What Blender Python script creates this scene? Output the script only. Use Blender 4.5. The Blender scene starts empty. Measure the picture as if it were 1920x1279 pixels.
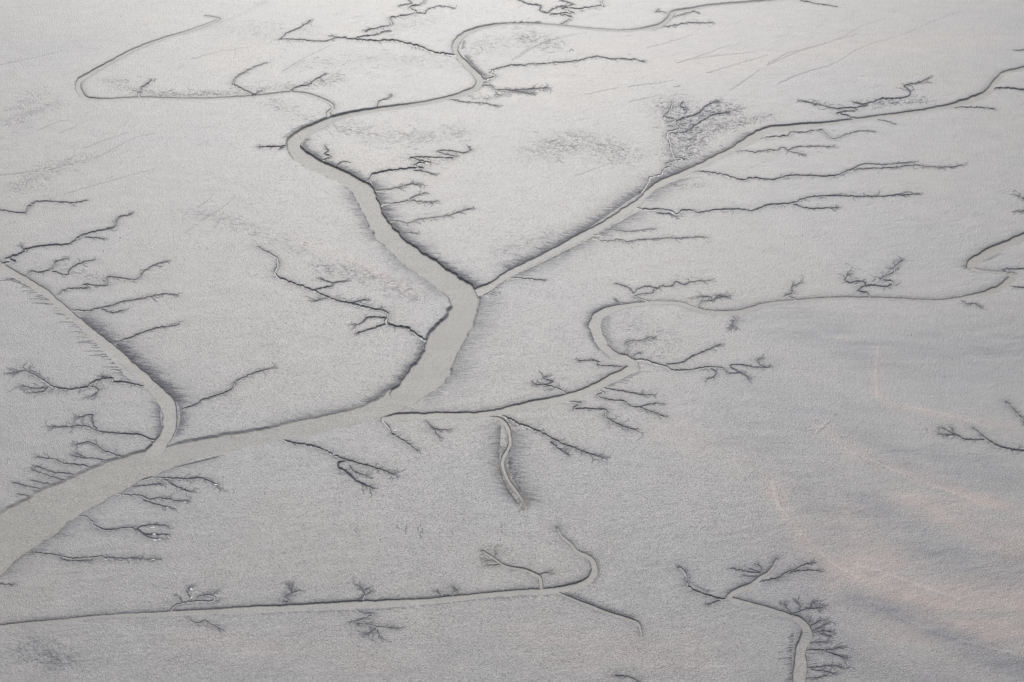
import bpy, math, random
import numpy as np

# ------------------------------------------------------------------ camera, sky, sun, exposure
sc = bpy.context.scene
H = 500.0                       # flying height (m)
PITCH = math.radians(30.0)      # how far below the horizon the view axis points
FPX = 3045.0                    # focal length in photo pixels (photo is 1920 x 1279)
CX, CY = 960.0, 639.5
sE, cE = math.sin(PITCH), math.cos(PITCH)

cam_d = bpy.data.cameras.new("camera"); cam = bpy.data.objects.new("camera", cam_d)
sc.collection.objects.link(cam); sc.camera = cam
cam.location = (0, 0, H); cam.rotation_euler = (math.radians(90) - PITCH, 0, 0)
cam_d.sensor_width = 36.0; cam_d.lens = 36.0 * FPX / 1920.0
cam_d.clip_start = 1.0; cam_d.clip_end = 200000.0

SUN_EL, SUN_AZ = math.radians(36.0), math.radians(-3.0)      # azimuth: clockwise from +Y (the view direction)
world = bpy.data.worlds.new("World"); sc.world = world; world.use_nodes = True
wn = world.node_tree; wn.nodes.clear()
wo = wn.nodes.new("ShaderNodeOutputWorld"); wb = wn.nodes.new("ShaderNodeBackground"); ws = wn.nodes.new("ShaderNodeTexSky")
ws.sky_type = 'NISHITA'; ws.sun_disc = False
ws.sun_elevation = SUN_EL; ws.sun_rotation = SUN_AZ
ws.air_density = 1.0; ws.dust_density = 2.0; ws.ozone_density = 1.0
hs = wn.nodes.new("ShaderNodeHueSaturation"); hs.inputs['Saturation'].default_value = 0.44
wn.links.new(ws.outputs[0], hs.inputs['Color']); wn.links.new(hs.outputs[0], wb.inputs[0]); wb.inputs[1].default_value = 0.10
wn.links.new(wb.outputs[0], wo.inputs[0])

sun_d = bpy.data.lights.new("sun", 'SUN'); sun = bpy.data.objects.new("sun", sun_d); sc.collection.objects.link(sun)
sun_d.energy = 2.0; sun_d.angle = math.radians(24.0); sun_d.color = (1.0, 0.975, 0.945)
from mathutils import Vector
sdir = Vector((math.sin(SUN_AZ) * math.cos(SUN_EL), math.cos(SUN_AZ) * math.cos(SUN_EL), math.sin(SUN_EL)))
sun.rotation_euler = sdir.to_track_quat('Z', 'Y').to_euler(); sun.location = sdir * 3000

sc.view_settings.view_transform = 'Standard'; sc.view_settings.look = 'None'
sc.view_settings.exposure = 0.30; sc.view_settings.gamma = 1.0

random.seed(7); rng = np.random.default_rng(11)

# ------------------------------------------------------------------ materials
def new_mat(name):
    m = bpy.data.materials.new(name); m.use_nodes = True
    nt = m.node_tree; nt.nodes.clear()
    out = nt.nodes.new('ShaderNodeOutputMaterial'); p = nt.nodes.new('ShaderNodeBsdfPrincipled')
    nt.links.new(p.outputs[0], out.inputs[0])
    return m, nt, p
def nd(nt, t, **kw):
    n = nt.nodes.new(t)
    for k, v in kw.items():
        if k in n.inputs: n.inputs[k].default_value = v
        else: setattr(n, k, v)
    return n
def mapped(nt, scale, rot=0.0):
    tc = nt.nodes.new('ShaderNodeTexCoord'); mp = nt.nodes.new('ShaderNodeMapping')
    mp.inputs['Scale'].default_value = scale; mp.inputs['Rotation'].default_value = (0, 0, rot)
    nt.links.new(tc.outputs['Object'], mp.inputs['Vector'])
    return mp.outputs[0]
def noise(nt, vec, scale, detail=3, rough=0.6):
    n = nd(nt, 'ShaderNodeTexNoise', Scale=scale, Detail=detail, Roughness=rough)
    nt.links.new(vec, n.inputs['Vector']); return n.outputs[0]
def ramp(nt, fac, stops):
    r = nt.nodes.new('ShaderNodeValToRGB'); el = r.color_ramp.elements
    el[0].position, el[1].position = stops[0][0], stops[-1][0]
    el[0].color, el[1].color = (*stops[0][1], 1), (*stops[-1][1], 1)
    for p_, c_ in stops[1:-1]:
        e = el.new(p_); e.color = (*c_, 1)
    nt.links.new(fac, r.inputs[0]); return r.outputs[0]
def mixc(nt, fac, a, b, mode='MIX'):
    m = nt.nodes.new('ShaderNodeMix'); m.data_type = 'RGBA'; m.blend_type = mode
    for sock, v in ((m.inputs[0], fac), (m.inputs[6], a), (m.inputs[7], b)):
        if isinstance(v, (int, float)): sock.default_value = v
        elif isinstance(v, tuple): sock.default_value = (*v, 1)
        else: nt.links.new(v, sock)
    return m.outputs[2]
def maprange(nt, v, a, b, c, d):
    m = nd(nt, 'ShaderNodeMapRange'); nt.links.new(v, m.inputs[0])
    for i, x in enumerate((a, b, c, d)): m.inputs[1 + i].default_value = x
    return m.outputs[0]
def attr(nt, name):
    a = nt.nodes.new('ShaderNodeAttribute'); a.attribute_name = name; return a.outputs['Fac']

def mud_material(name, base, warm, cool, wet_shade_col, rough, grain=1.0):
    m, nt, p = new_mat(name)
    v = mapped(nt, (1, 1, 1)); vs = mapped(nt, (0.35, 1.0, 1.0), 0.35)
    big = noise(nt, v, 0.006, 4); mid = noise(nt, v, 0.05, 5, 0.65)
    streak = noise(nt, vs, 0.12, 5, 0.7); fine = noise(nt, v, 1.5, 3, 0.85); speck = noise(nt, v, 1.6, 2, 0.85)
    col = mixc(nt, maprange(nt, big, 0.35, 0.65, 0, 1), cool, warm)
    col = mixc(nt, 0.45, col, base)
    col = mixc(nt, attr(nt, 'sand'), col, (0.350, 0.280, 0.258))
    col = mixc(nt, attr(nt, 'ridge'), col, (0.40, 0.355, 0.325))
    col = mixc(nt, attr(nt, 'silt'), col, (0.135, 0.140, 0.158))
    t = ramp(nt, mid, [(0.25, (0.90,) * 3), (0.75, (1.09,) * 3)])
    col = mixc(nt, 1.0, col, t, 'MULTIPLY')
    t = ramp(nt, streak, [(0.3, (0.9,) * 3), (0.7, (1.08,) * 3)])
    col = mixc(nt, 1.0, col, t, 'MULTIPLY')
    g = 0.58 * grain
    t = ramp(nt, fine, [(0.3, (1 - g,) * 3), (0.7, (1 + g,) * 3)])
    col = mixc(nt, maprange(nt, noise(nt, v, 0.022, 4, 0.7), 0.35, 0.62, 0.45, 1.0), col, mixc(nt, 1.0, col, t, 'MULTIPLY'))
    col = mixc(nt, attr(nt, 'wet'), col, wet_shade_col)  # darkens gullies and banks: wet mud plus painted bank shade
    nt.links.new(col, p.inputs['Base Color'])
    p.inputs['Roughness'].default_value = rough
    r = mixc(nt, attr(nt, 'wet'), (rough,) * 3, (0.8,) * 3)
    nt.links.new(maprange(nt, attr(nt, 'wet'), 0, 0.9, 0.5, 0.10), p.inputs['Specular IOR Level'])  # less specular on the same mask, so the painted shade stays dark
    nt.links.new(r, p.inputs['Roughness'])
    b1 = nd(nt, 'ShaderNodeBump', Strength=0.8, Distance=0.14 * grain); nt.links.new(speck, b1.inputs['Height'])
    b2 = nd(nt, 'ShaderNodeBump', Strength=0.5, Distance=0.25); nt.links.new(streak, b2.inputs['Height'])
    nt.links.new(b1.outputs[0], b2.inputs['Normal']); nt.links.new(b2.outputs[0], p.inputs['Normal'])
    return m
MUD = mud_material('grey_mud', (0.250, 0.244, 0.238), (0.268, 0.254, 0.240), (0.230, 0.230, 0.241), (0.036, 0.043, 0.068), 0.50)
GULLY = mud_material('gully_mud', (0.24, 0.235, 0.225), (0.25, 0.24, 0.225), (0.22, 0.22, 0.225), (0.036, 0.043, 0.068), 0.46)
PALE = mud_material('pale_silt', (0.246, 0.239, 0.221), (0.255, 0.245, 0.225), (0.234, 0.230, 0.219), (0.16, 0.155, 0.15), 0.56, 1.1)
WATER = mud_material('silty_water', (0.240, 0.233, 0.215), (0.252, 0.242, 0.221), (0.226, 0.222, 0.210), (0.17, 0.165, 0.15), 0.57, 1.5)

# ------------------------------------------------------------------ pixel <-> ground
def unproject(u, v, z=0.0):
    a = (np.asarray(u, float) - CX) / FPX; b = (np.asarray(v, float) - CY) / FPX
    t = (H - z) / (sE + b * cE)
    return a * t, (cE - b * sE) * t
def px_of(X, Y):
    r = Y / H; b = (cE - r * sE) / (r * cE + sE); t = H / (sE + b * cE)
    return X / t * FPX + CX, b * FPX + CY, t

# the ground sheet: fine where the flats are seen, ever coarser out to the horizon
SU, SV = 1.0, 0.8
U0, U1, V0, V1 = -90.0, 2010.0, -64.0, 1350.0
us = np.arange(U0, U1 + 0.01, SU); vs_ = np.arange(V0, V1 + 0.01, SV)
gx = np.cumsum(4.0 * 1.35 ** np.arange(24))
us = np.concatenate([U0 - gx[::-1], us, U1 + gx])
gy_far = unproject(CX, V0)[1] + np.cumsum(8.0 * 1.35 ** np.arange(26))
gy_near = unproject(CX, V1)[1] - np.cumsum(3.0 * 1.3 ** np.arange(20))
Ys = np.concatenate([gy_far[::-1], unproject(CX, vs_)[1], gy_near])
NF = len(gy_far)
NU, NV = len(us), len(Ys)
I0 = len(gx)
_, _, T = px_of(np.zeros(NV), np.maximum(Ys, -0.55 * H))
T = np.maximum(T, 300)
GX = ((us - CX)[None, :] / FPX * T[:, None]); GY = np.repeat(Ys[:, None], NU, 1)

def vnoise(X, Y, scale, seed):
    r = np.random.default_rng(seed); N = 512; L = r.random((N, N))
    x = X / scale + 1000.3; y = Y / scale + 1000.7
    xi = np.floor(x).astype(np.int64); yi = np.floor(y).astype(np.int64); fx = x - xi; fy = y - yi
    fx = fx * fx * (3 - 2 * fx); fy = fy * fy * (3 - 2 * fy); a = xi % N; b = yi % N; a1 = (a + 1) % N; b1 = (b + 1) % N
    return ((L[b, a] * (1 - fx) + L[b, a1] * fx) * (1 - fy) + (L[b1, a] * (1 - fx) + L[b1, a1] * fx) * fy) - 0.5

ragn = 1.5 * vnoise(GX, GY, 5.0, 31) + 0.45 * vnoise(GX, GY, 2.0, 32) + 2.0 * vnoise(GX, GY, 17.0, 33)
carve = np.zeros((NV, NU), np.float32); soft = np.zeros((NV, NU), np.float32)
idm = np.zeros((NV, NU), np.int16); idd = np.zeros((NV, NU), np.float32)
sand = np.zeros((NV, NU), np.float32); silt = np.zeros((NV, NU), np.float32); wet_shade_map = np.zeros((NV, NU), np.float32)
prm = np.zeros((NV, NU), np.float32); shade_sel = np.zeros((NV, NU), np.float32); rough = np.zeros((NV, NU), np.float32); fuzzf = np.zeros((NV, NU), np.float32)

def window(X0, Y0, X1, Y1, R):
    u0, v0, t0 = px_of(X0, Y0); u1, v1, t1 = px_of(X1, Y1); tm = min(t0, t1)
    ru = R * FPX / tm + 2; rv = R * FPX / tm * (H / tm) * 1.25 + 3
    ua, ub = min(u0, u1) - ru, max(u0, u1) + ru; va, vb = min(v0, v1) - rv, max(v0, v1) + rv
    if ub < U0 or ua > U1 or vb < V0 or va > V1: return None
    i0 = I0 + int(max(0, (ua - U0) / SU)); i1 = I0 + int(min((U1 - U0) / SU, (ub - U0) / SU)) + 1
    j0 = NF + int(max(0, (va - V0) / SV)); j1 = NF + int(min((V1 - V0) / SV, (vb - V0) / SV)) + 1
    if i1 <= i0 or j1 <= j0: return None
    return slice(j0, j1), slice(i0, i1)

def seg_field(p, q, R):
    w = window(p[0], p[1], q[0], q[1], R)
    if w is None: return None
    X = GX[w] - p[0]; Y = GY[w] - p[1]; dx, dy = q[0] - p[0], q[1] - p[1]; L2 = dx * dx + dy * dy + 1e-9
    s = np.clip((X * dx + Y * dy) / L2, 0, 1)
    ex = X - s * dx; ey = Y - s * dy
    return w, s, np.sqrt(ex * ex + ey * ey), (dx * Y - dy * X)     # last: >0 on the left of the direction of travel

def smooth(pts, step):
    P = np.array(pts, float); n = len(P)
    if n < 3:
        L = max(1, int(np.hypot(*(P[-1, :2] - P[0, :2])) / step)); return [tuple(P[0] + (P[-1] - P[0]) * i / L) for i in range(L + 1)]
    Q = np.vstack([2 * P[0] - P[1], P, 2 * P[-1] - P[-2]]); out = []
    for i in range(1, n):
        a, b, c, d = Q[i - 1], Q[i], Q[i + 1], Q[i + 2]
        k = max(1, int(np.hypot(c[0] - b[0], c[1] - b[1]) / step))
        la = np.hypot(*(b[:2] - a[:2])) + 1e-6; lb = np.hypot(*(c[:2] - b[:2])) + 1e-6; lc = np.hypot(*(d[:2] - c[:2])) + 1e-6
        m1 = (c - a) / (la + lb) * lb * 0.9; m2 = (d - b) / (lb + lc) * lb * 0.9     # tangents scaled to uneven spacing
        for j in range(k):
            t = j / k; t2, t3 = t * t, t * t * t
            out.append(tuple((2 * t3 - 3 * t2 + 1) * b + (t3 - 2 * t2 + t) * m1 + (-2 * t3 + 3 * t2) * c + (t3 - t2) * m2))
    out.append(tuple(P[-1])); return out

def to_world(pts, kd=0.55):
    """pixel polyline with apparent thickness -> ground points (x, y, width, depth)"""
    P = np.array(pts, float); n = len(P); G = []
    D = np.gradient(P[:, :2], axis=0) if n > 2 else np.repeat((P[-1:, :2] - P[:1, :2]), n, 0)
    for i in range(n):
        u, v, t = P[i]; t = max(t, 0.2); d = D[i] / (np.hypot(*D[i]) + 1e-9); nrm = np.array((-d[1], d[0]))
        dep = 0.6
        for _ in range(2):
            x, y = unproject(u, v, -dep); xa, ya = unproject(u + nrm[0] * t / 2, v + nrm[1] * t / 2, -dep)
            xb, yb = unproject(u - nrm[0] * t / 2, v - nrm[1] * t / 2, -dep); xd, yd = unproject(u + d[0], v + d[1], -dep)
            ax, ay = xd - x, yd - y; L = math.hypot(ax, ay) + 1e-9
            w = abs(((xa - xb) * ay - (ya - yb) * ax) / L); dep = min(kd * 0.60 * w ** 0.62, 1.7)
        G.append((float(x), float(y), w, dep))
    return G

def dig(G, oid, bank=(1.0, 1.0), halo=(0.0, 0.0), wet_shade_amt=0.8, kd=1.0, flat=False, fuzz=(0.0, 0.0), shade_side=(1.0, 1.0)):
    for p, q in zip(G[:-1], G[1:]):
        dm = max(p[3], q[3]) * kd; mw = max(p[2], q[2])
        tt = px_of(p[0], p[1])[2]; cell = tt / FPX; ax, ay = q[0] - p[0], q[1] - p[1]; al = math.hypot(ax, ay) + 1e-9
        cell = cell * SU * abs(ay) / al + cell * SV * (tt / H) * abs(ax) / al       # grid spacing across the segment
        b0 = max(0.55 * dm, (0.85 if flat else 0.62) * cell); hmax = max(halo)
        R = mw / 2 + b0 * max(bank) + max(hmax * 2.6, fuzz[0] * 2.8)
        f = seg_field(p, q, R)
        if f is None: continue
        w, s, d, side = f
        wd = p[2] + (q[2] - p[2]) * s; dp = (p[3] + (q[3] - p[3]) * s) * kd
        left = side > 0
        bk = np.where(left, bank[0], bank[1]) * b0
        sd = d - wd * 0.5
        if flat: sd = sd + ragn[w] * np.clip(wd / 9, 0.10, 1)
        else: sd = d - wd * 0.36
        t = np.clip(1 - sd / (bk + (0 if flat else 0.2 * wd)), 0, 1); pr = t * t * (3 - 2 * t)
        h = (dp * pr).astype(np.float32)
        c = carve[w]; np.maximum(c, h, out=c)
        ii = idd[w]; on = (pr > (0.80 if flat else 0.35)) & (h > ii)
        ii[on] = h[on]; idm[w][on] = oid
        if flat:
            a_ = prm[w]; up = pr > a_; a_[up] = pr[up]; b_ = shade_sel[w]; b_[up] = (wet_shade_amt * np.where(left, shade_side[0], shade_side[1]))[up]
        elif wet_shade_amt:
            wb_ = pr ** 1.6
            ww = wet_shade_map[w]; np.maximum(ww, (wet_shade_amt * wb_ * (pr > 0.01)).astype(np.float32), out=ww)  # darker along the groove: wet mud and recess shade in the colour
        if fuzz[0] > 0:
            ff = fuzzf[w]; np.maximum(ff, (fuzz[1] * np.exp(-np.maximum(sd, 0) / fuzz[0])).astype(np.float32), out=ff)
        if hmax > 0:
            hw = np.where(left, halo[0], halo[1]) + 1e-3
            e = (0.55 * np.exp(-np.maximum(sd, 0) / hw) * (hw > 0.1)).astype(np.float32)
            ss = soft[w]; np.maximum(ss, e, out=ss)

def groove(u0, v0, u1, v1, t0, t1, k=0.5, wet=0.6, jit=0.12, oid=0, n=None):  # wet: darkening along the groove, wet mud and recess shade in the colour
    """one fine rill from the bank outward, wandering a little"""
    L = math.hypot(u1 - u0, v1 - v0); n = n or max(2, int(L / 4)); nx, ny = -(v1 - v0) / (L + 1e-6), (u1 - u0) / (L + 1e-6)
    pts = []
    for i in range(n + 1):
        f = i / n; o = random.gauss(0, 1) * jit * L / n * (1 if 0 < i else 0) * 1.4
        pts.append((u0 + (u1 - u0) * f + nx * o, v0 + (v1 - v0) * f + ny * o * 0.7, t0 + (t1 - t0) * f))
    G = to_world(pts); dig(G, oid, wet_shade_amt=wet, kd=k)
    return pts

def twigs(pts, oid, density, length, lvl=0, k=0.6, wet=0.6, side=0):  # wet: darkening as in groove, wet mud and recess shade
    """small headward branches of a gully"""
    acc = 0.0; n = len(pts)
    for i in range(1, n):
        (a, b, t), (c, d, t2) = pts[i - 1], pts[i]; L = math.hypot(c - a, d - b); acc += L * density * (0.4 + 1.2 * i / n)
        while acc > random.random() * 1.6 + 0.2:
            acc -= 1.0
            f = random.random(); u, v = a + (c - a) * f, b + (d - b) * f
            sg = random.choice((-1, 1)) if side == 0 else side
            prog = i / n
            ang = math.atan2((d - b) * 1.8, c - a) + sg * random.uniform(0.22, 0.85)
            ll = length * 1.45 * random.uniform(0.3, 1.2) * (0.65 + 0.6 * prog)
            fs = 0.5 + 0.3 * (v / 1279)
            tt = min(1.2, max(0.75, t * 0.5)) * random.uniform(0.7, 1.15)
            P = groove(u, v, u + math.cos(ang) * ll, v + math.sin(ang) * ll * fs, tt, 0.35, k, wet * random.uniform(0.7, 1.1), 0.3, oid)
            if lvl == 0 and ll > 7: twigs(P, oid, density * 1.0, ll * 0.45, 1, k * 0.85, wet * 0.9)

# ------------------------------------------------------------------ traced channels (photo pixels x,y,apparent width)
def parse(s, t=None):
    out = []; toks = s.split()
    for i, k in enumerate(toks):
        a = [float(x) for x in k.split(',')]
        if len(a) == 2: a.append(t[0] + (t[1] - t[0]) * i / max(1, len(toks) - 1))
        out.append(tuple(a))
    return out

MAIN = "broad silty tidal channel winding from the top edge through the central fork to the lower left"
CHAN = [   # label, bank factor (left, right of travel), halo metres, painted bank shade (left, right), depth factor, points
 (MAIN, (1.3, 2.6), (1.5, 3.5), (1, .15), 1,
  "1560,-10,3 1500,-3,3 1440,3,3 1390,7,3 1340,11,3 1290,19,4 1262,24,5 1256,34,7 1243,46,6 1215,54,4 1170,58,2.5 1120,56,2.5 1070,51,2.5 1020,47,2.5 960,46,3 925,49,5 890,57,6 866,69,8 854,86,9 856,102,8 870,118,8 888,136,9 901,152,10 893,166,8 868,177,6 830,187,5 780,197,5 720,206,7 670,214,8 630,224,11 600,237,14 572,251,17 556,264,20 551,277,22 562,292,22 590,309,20 630,328,21.8 662,344,25.3 680,358,32.2 690,378,32.2 698,402,29.9 710,420,29.9 728,442,32.2 757,470,34.5 795,499,35.6 835,527,34 862,548,42 871,572,48 862,600,50"),
 (MAIN, (3.0, 2.0), (3.5, 1.5), (.3, .3), .9,
  "862,548,42 871,572,48 862,600,50 836,640,56 811,690,58 795,712,54 765,740,44"),
 (MAIN, (4.0, 6.0), (1.5, 1.5), (.45, .0), .55,
  "795,712,54 765,740,44 720,766,30 670,782,26 600,799,25 540,811,24 480,823,24 410,836,28 350,849,32 300,864,40 240,885,50 190,907,58 150,927,64 100,954,72 50,985,78 0,1020,84 -50,1056,90 -140,1115,95"),
 ("long straight pale channel running from the upper right edge diagonally down to the central fork", (1.4, 1.4), (3.5, 2.5), (.4, .8), .8,
  "2000,112,6 1960,120,6 1920,130,6 1882,139,6 1875,147,8.1 1862,160,8.1 1850,177,10.8 1825,189,10.8 1790,199,6.8 1740,208,6 1680,217,6 1610,226,6 1540,235,8.1 1480,241,10.8 1440,246,12.2 1415,258,13.5 1380,279,10 1340,299,10 1300,318,10 1260,337,11 1225,354,12 1202,376,13 1180,393,12 1130,424,11 1080,451,11 1030,477,10 985,499,10 950,518,11 925,535,11 897,550,14"),
 ("pale meandering channel with a hairpin bend entering from the right edge and joining the broad channel low in the middle", (1.4, 1.4), (2.5, 2.5), (.35, 1), .68,
  "2010,425,13.5 1960,437,13.5 1915,450,13.5 1865,470,15.2 1832,489,16.9 1819,502,11.9 1834,509,5.1 1865,511,3.6 1890,514,3.6 1901,520,11.9 1885,535,13.5 1870,545,13.5 1840,554,8.5 1790,562,4.2 1740,565,3.6 1690,562,3.6 1632,560,3.6 1565,560,3.6 1502,564,3.6 1440,571,5.1 1385,586,6.8 1335,587,6.8 1305,581,5.4 1282,572,5.4 1267,569,4.6 1222,569,5.4 1185,573,6.8 1145,582,12.2 1122,596,17.6 1116,615,18.9 1124,638,17.6 1133,654,16.2 1155,670,14.9 1183,681,16.2 1189,690,16.2 1167,702,14.9 1122,725,13.5 1072,745,12.2 1010,760,13.5 960,770,10.8 930,776,9.5 855,781,9.5 755,784,12.2 722,787,8"),
 ("smooth pale channel sweeping down the left side into the broad channel beside the dark hatched bank", (1.2, 1.4), (4.5, 1.2), (.9, .12), .7,
  "-70,452,8 -30,475,8 0,497,9 45,525,11 87,552,12 120,580,12 150,607,13 190,640,14 215,660,15 250,692,16 290,730,20 312,757,24 319,782,26 318,806,24 308,826,24 292,846,28"),
 ("thin looping channel turning back on itself at the upper left and ending at the broad channel", (1.3, 1.3), (1.5, 1.5), (.35, .8), .85,
  "385,30,1.1 410,37,2.3 350,60,2.9 310,72,3.4 250,95,4.6 195,125,5.8 160,145,6.9 146,158,8 150,175,6.9 161,185,4.6 200,187,2.3 262,184,1.8 375,186,1.8 475,181,1.8 545,174,1.8 575,177,2.3 605,187,2.3 623,197,3.4 624,205,4.6 615,212,4.6 619,222,6.9"),
 ("long straight narrow channel with a dark upper bank crossing the bottom left of the flats", (1.2, 1.6), (0.8, 1.6), (1, .25), .8,
  "-90,1186,4.1 0,1174,4.1 60,1168,4.1 120,1163,4.1 187,1157,5.4 250,1154,6.8 320,1151,8.1 400,1148,9.5 480,1144,10.8 580,1139,10.8 680,1135,10.8 780,1130,9.5 842,1124,8.1 905,1117,6.8 960,1112,6.8 1015,1109,6.8 1040,1108,8.1 1080,1101,10.8 1107,1088,12.2 1115,1069,12.2 1110,1051,9.5 1097,1042,6.8 1080,1034,5.4 1070,1021,5.4 1052,1005,4.1 1045,991,2"),
 ("pale channel with comb-like twigs leaving the picture at the bottom right", (1.3, 1.3), (1.2, 1.2), (.6, .8), .8,
  "1498,1345,21.2 1498,1285,20 1501,1246,20 1501,1216,20 1512,1199,20 1512,1181,13.8 1497,1164,10.5 1467,1151,6 1440,1143,6 1410,1134,6 1380,1126,6 1366,1122,7.5 1375,1113,10.5 1410,1098,9 1425,1084,6 1440,1076,6 1452,1059,3 1457,1049,1.8"),
]
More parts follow.
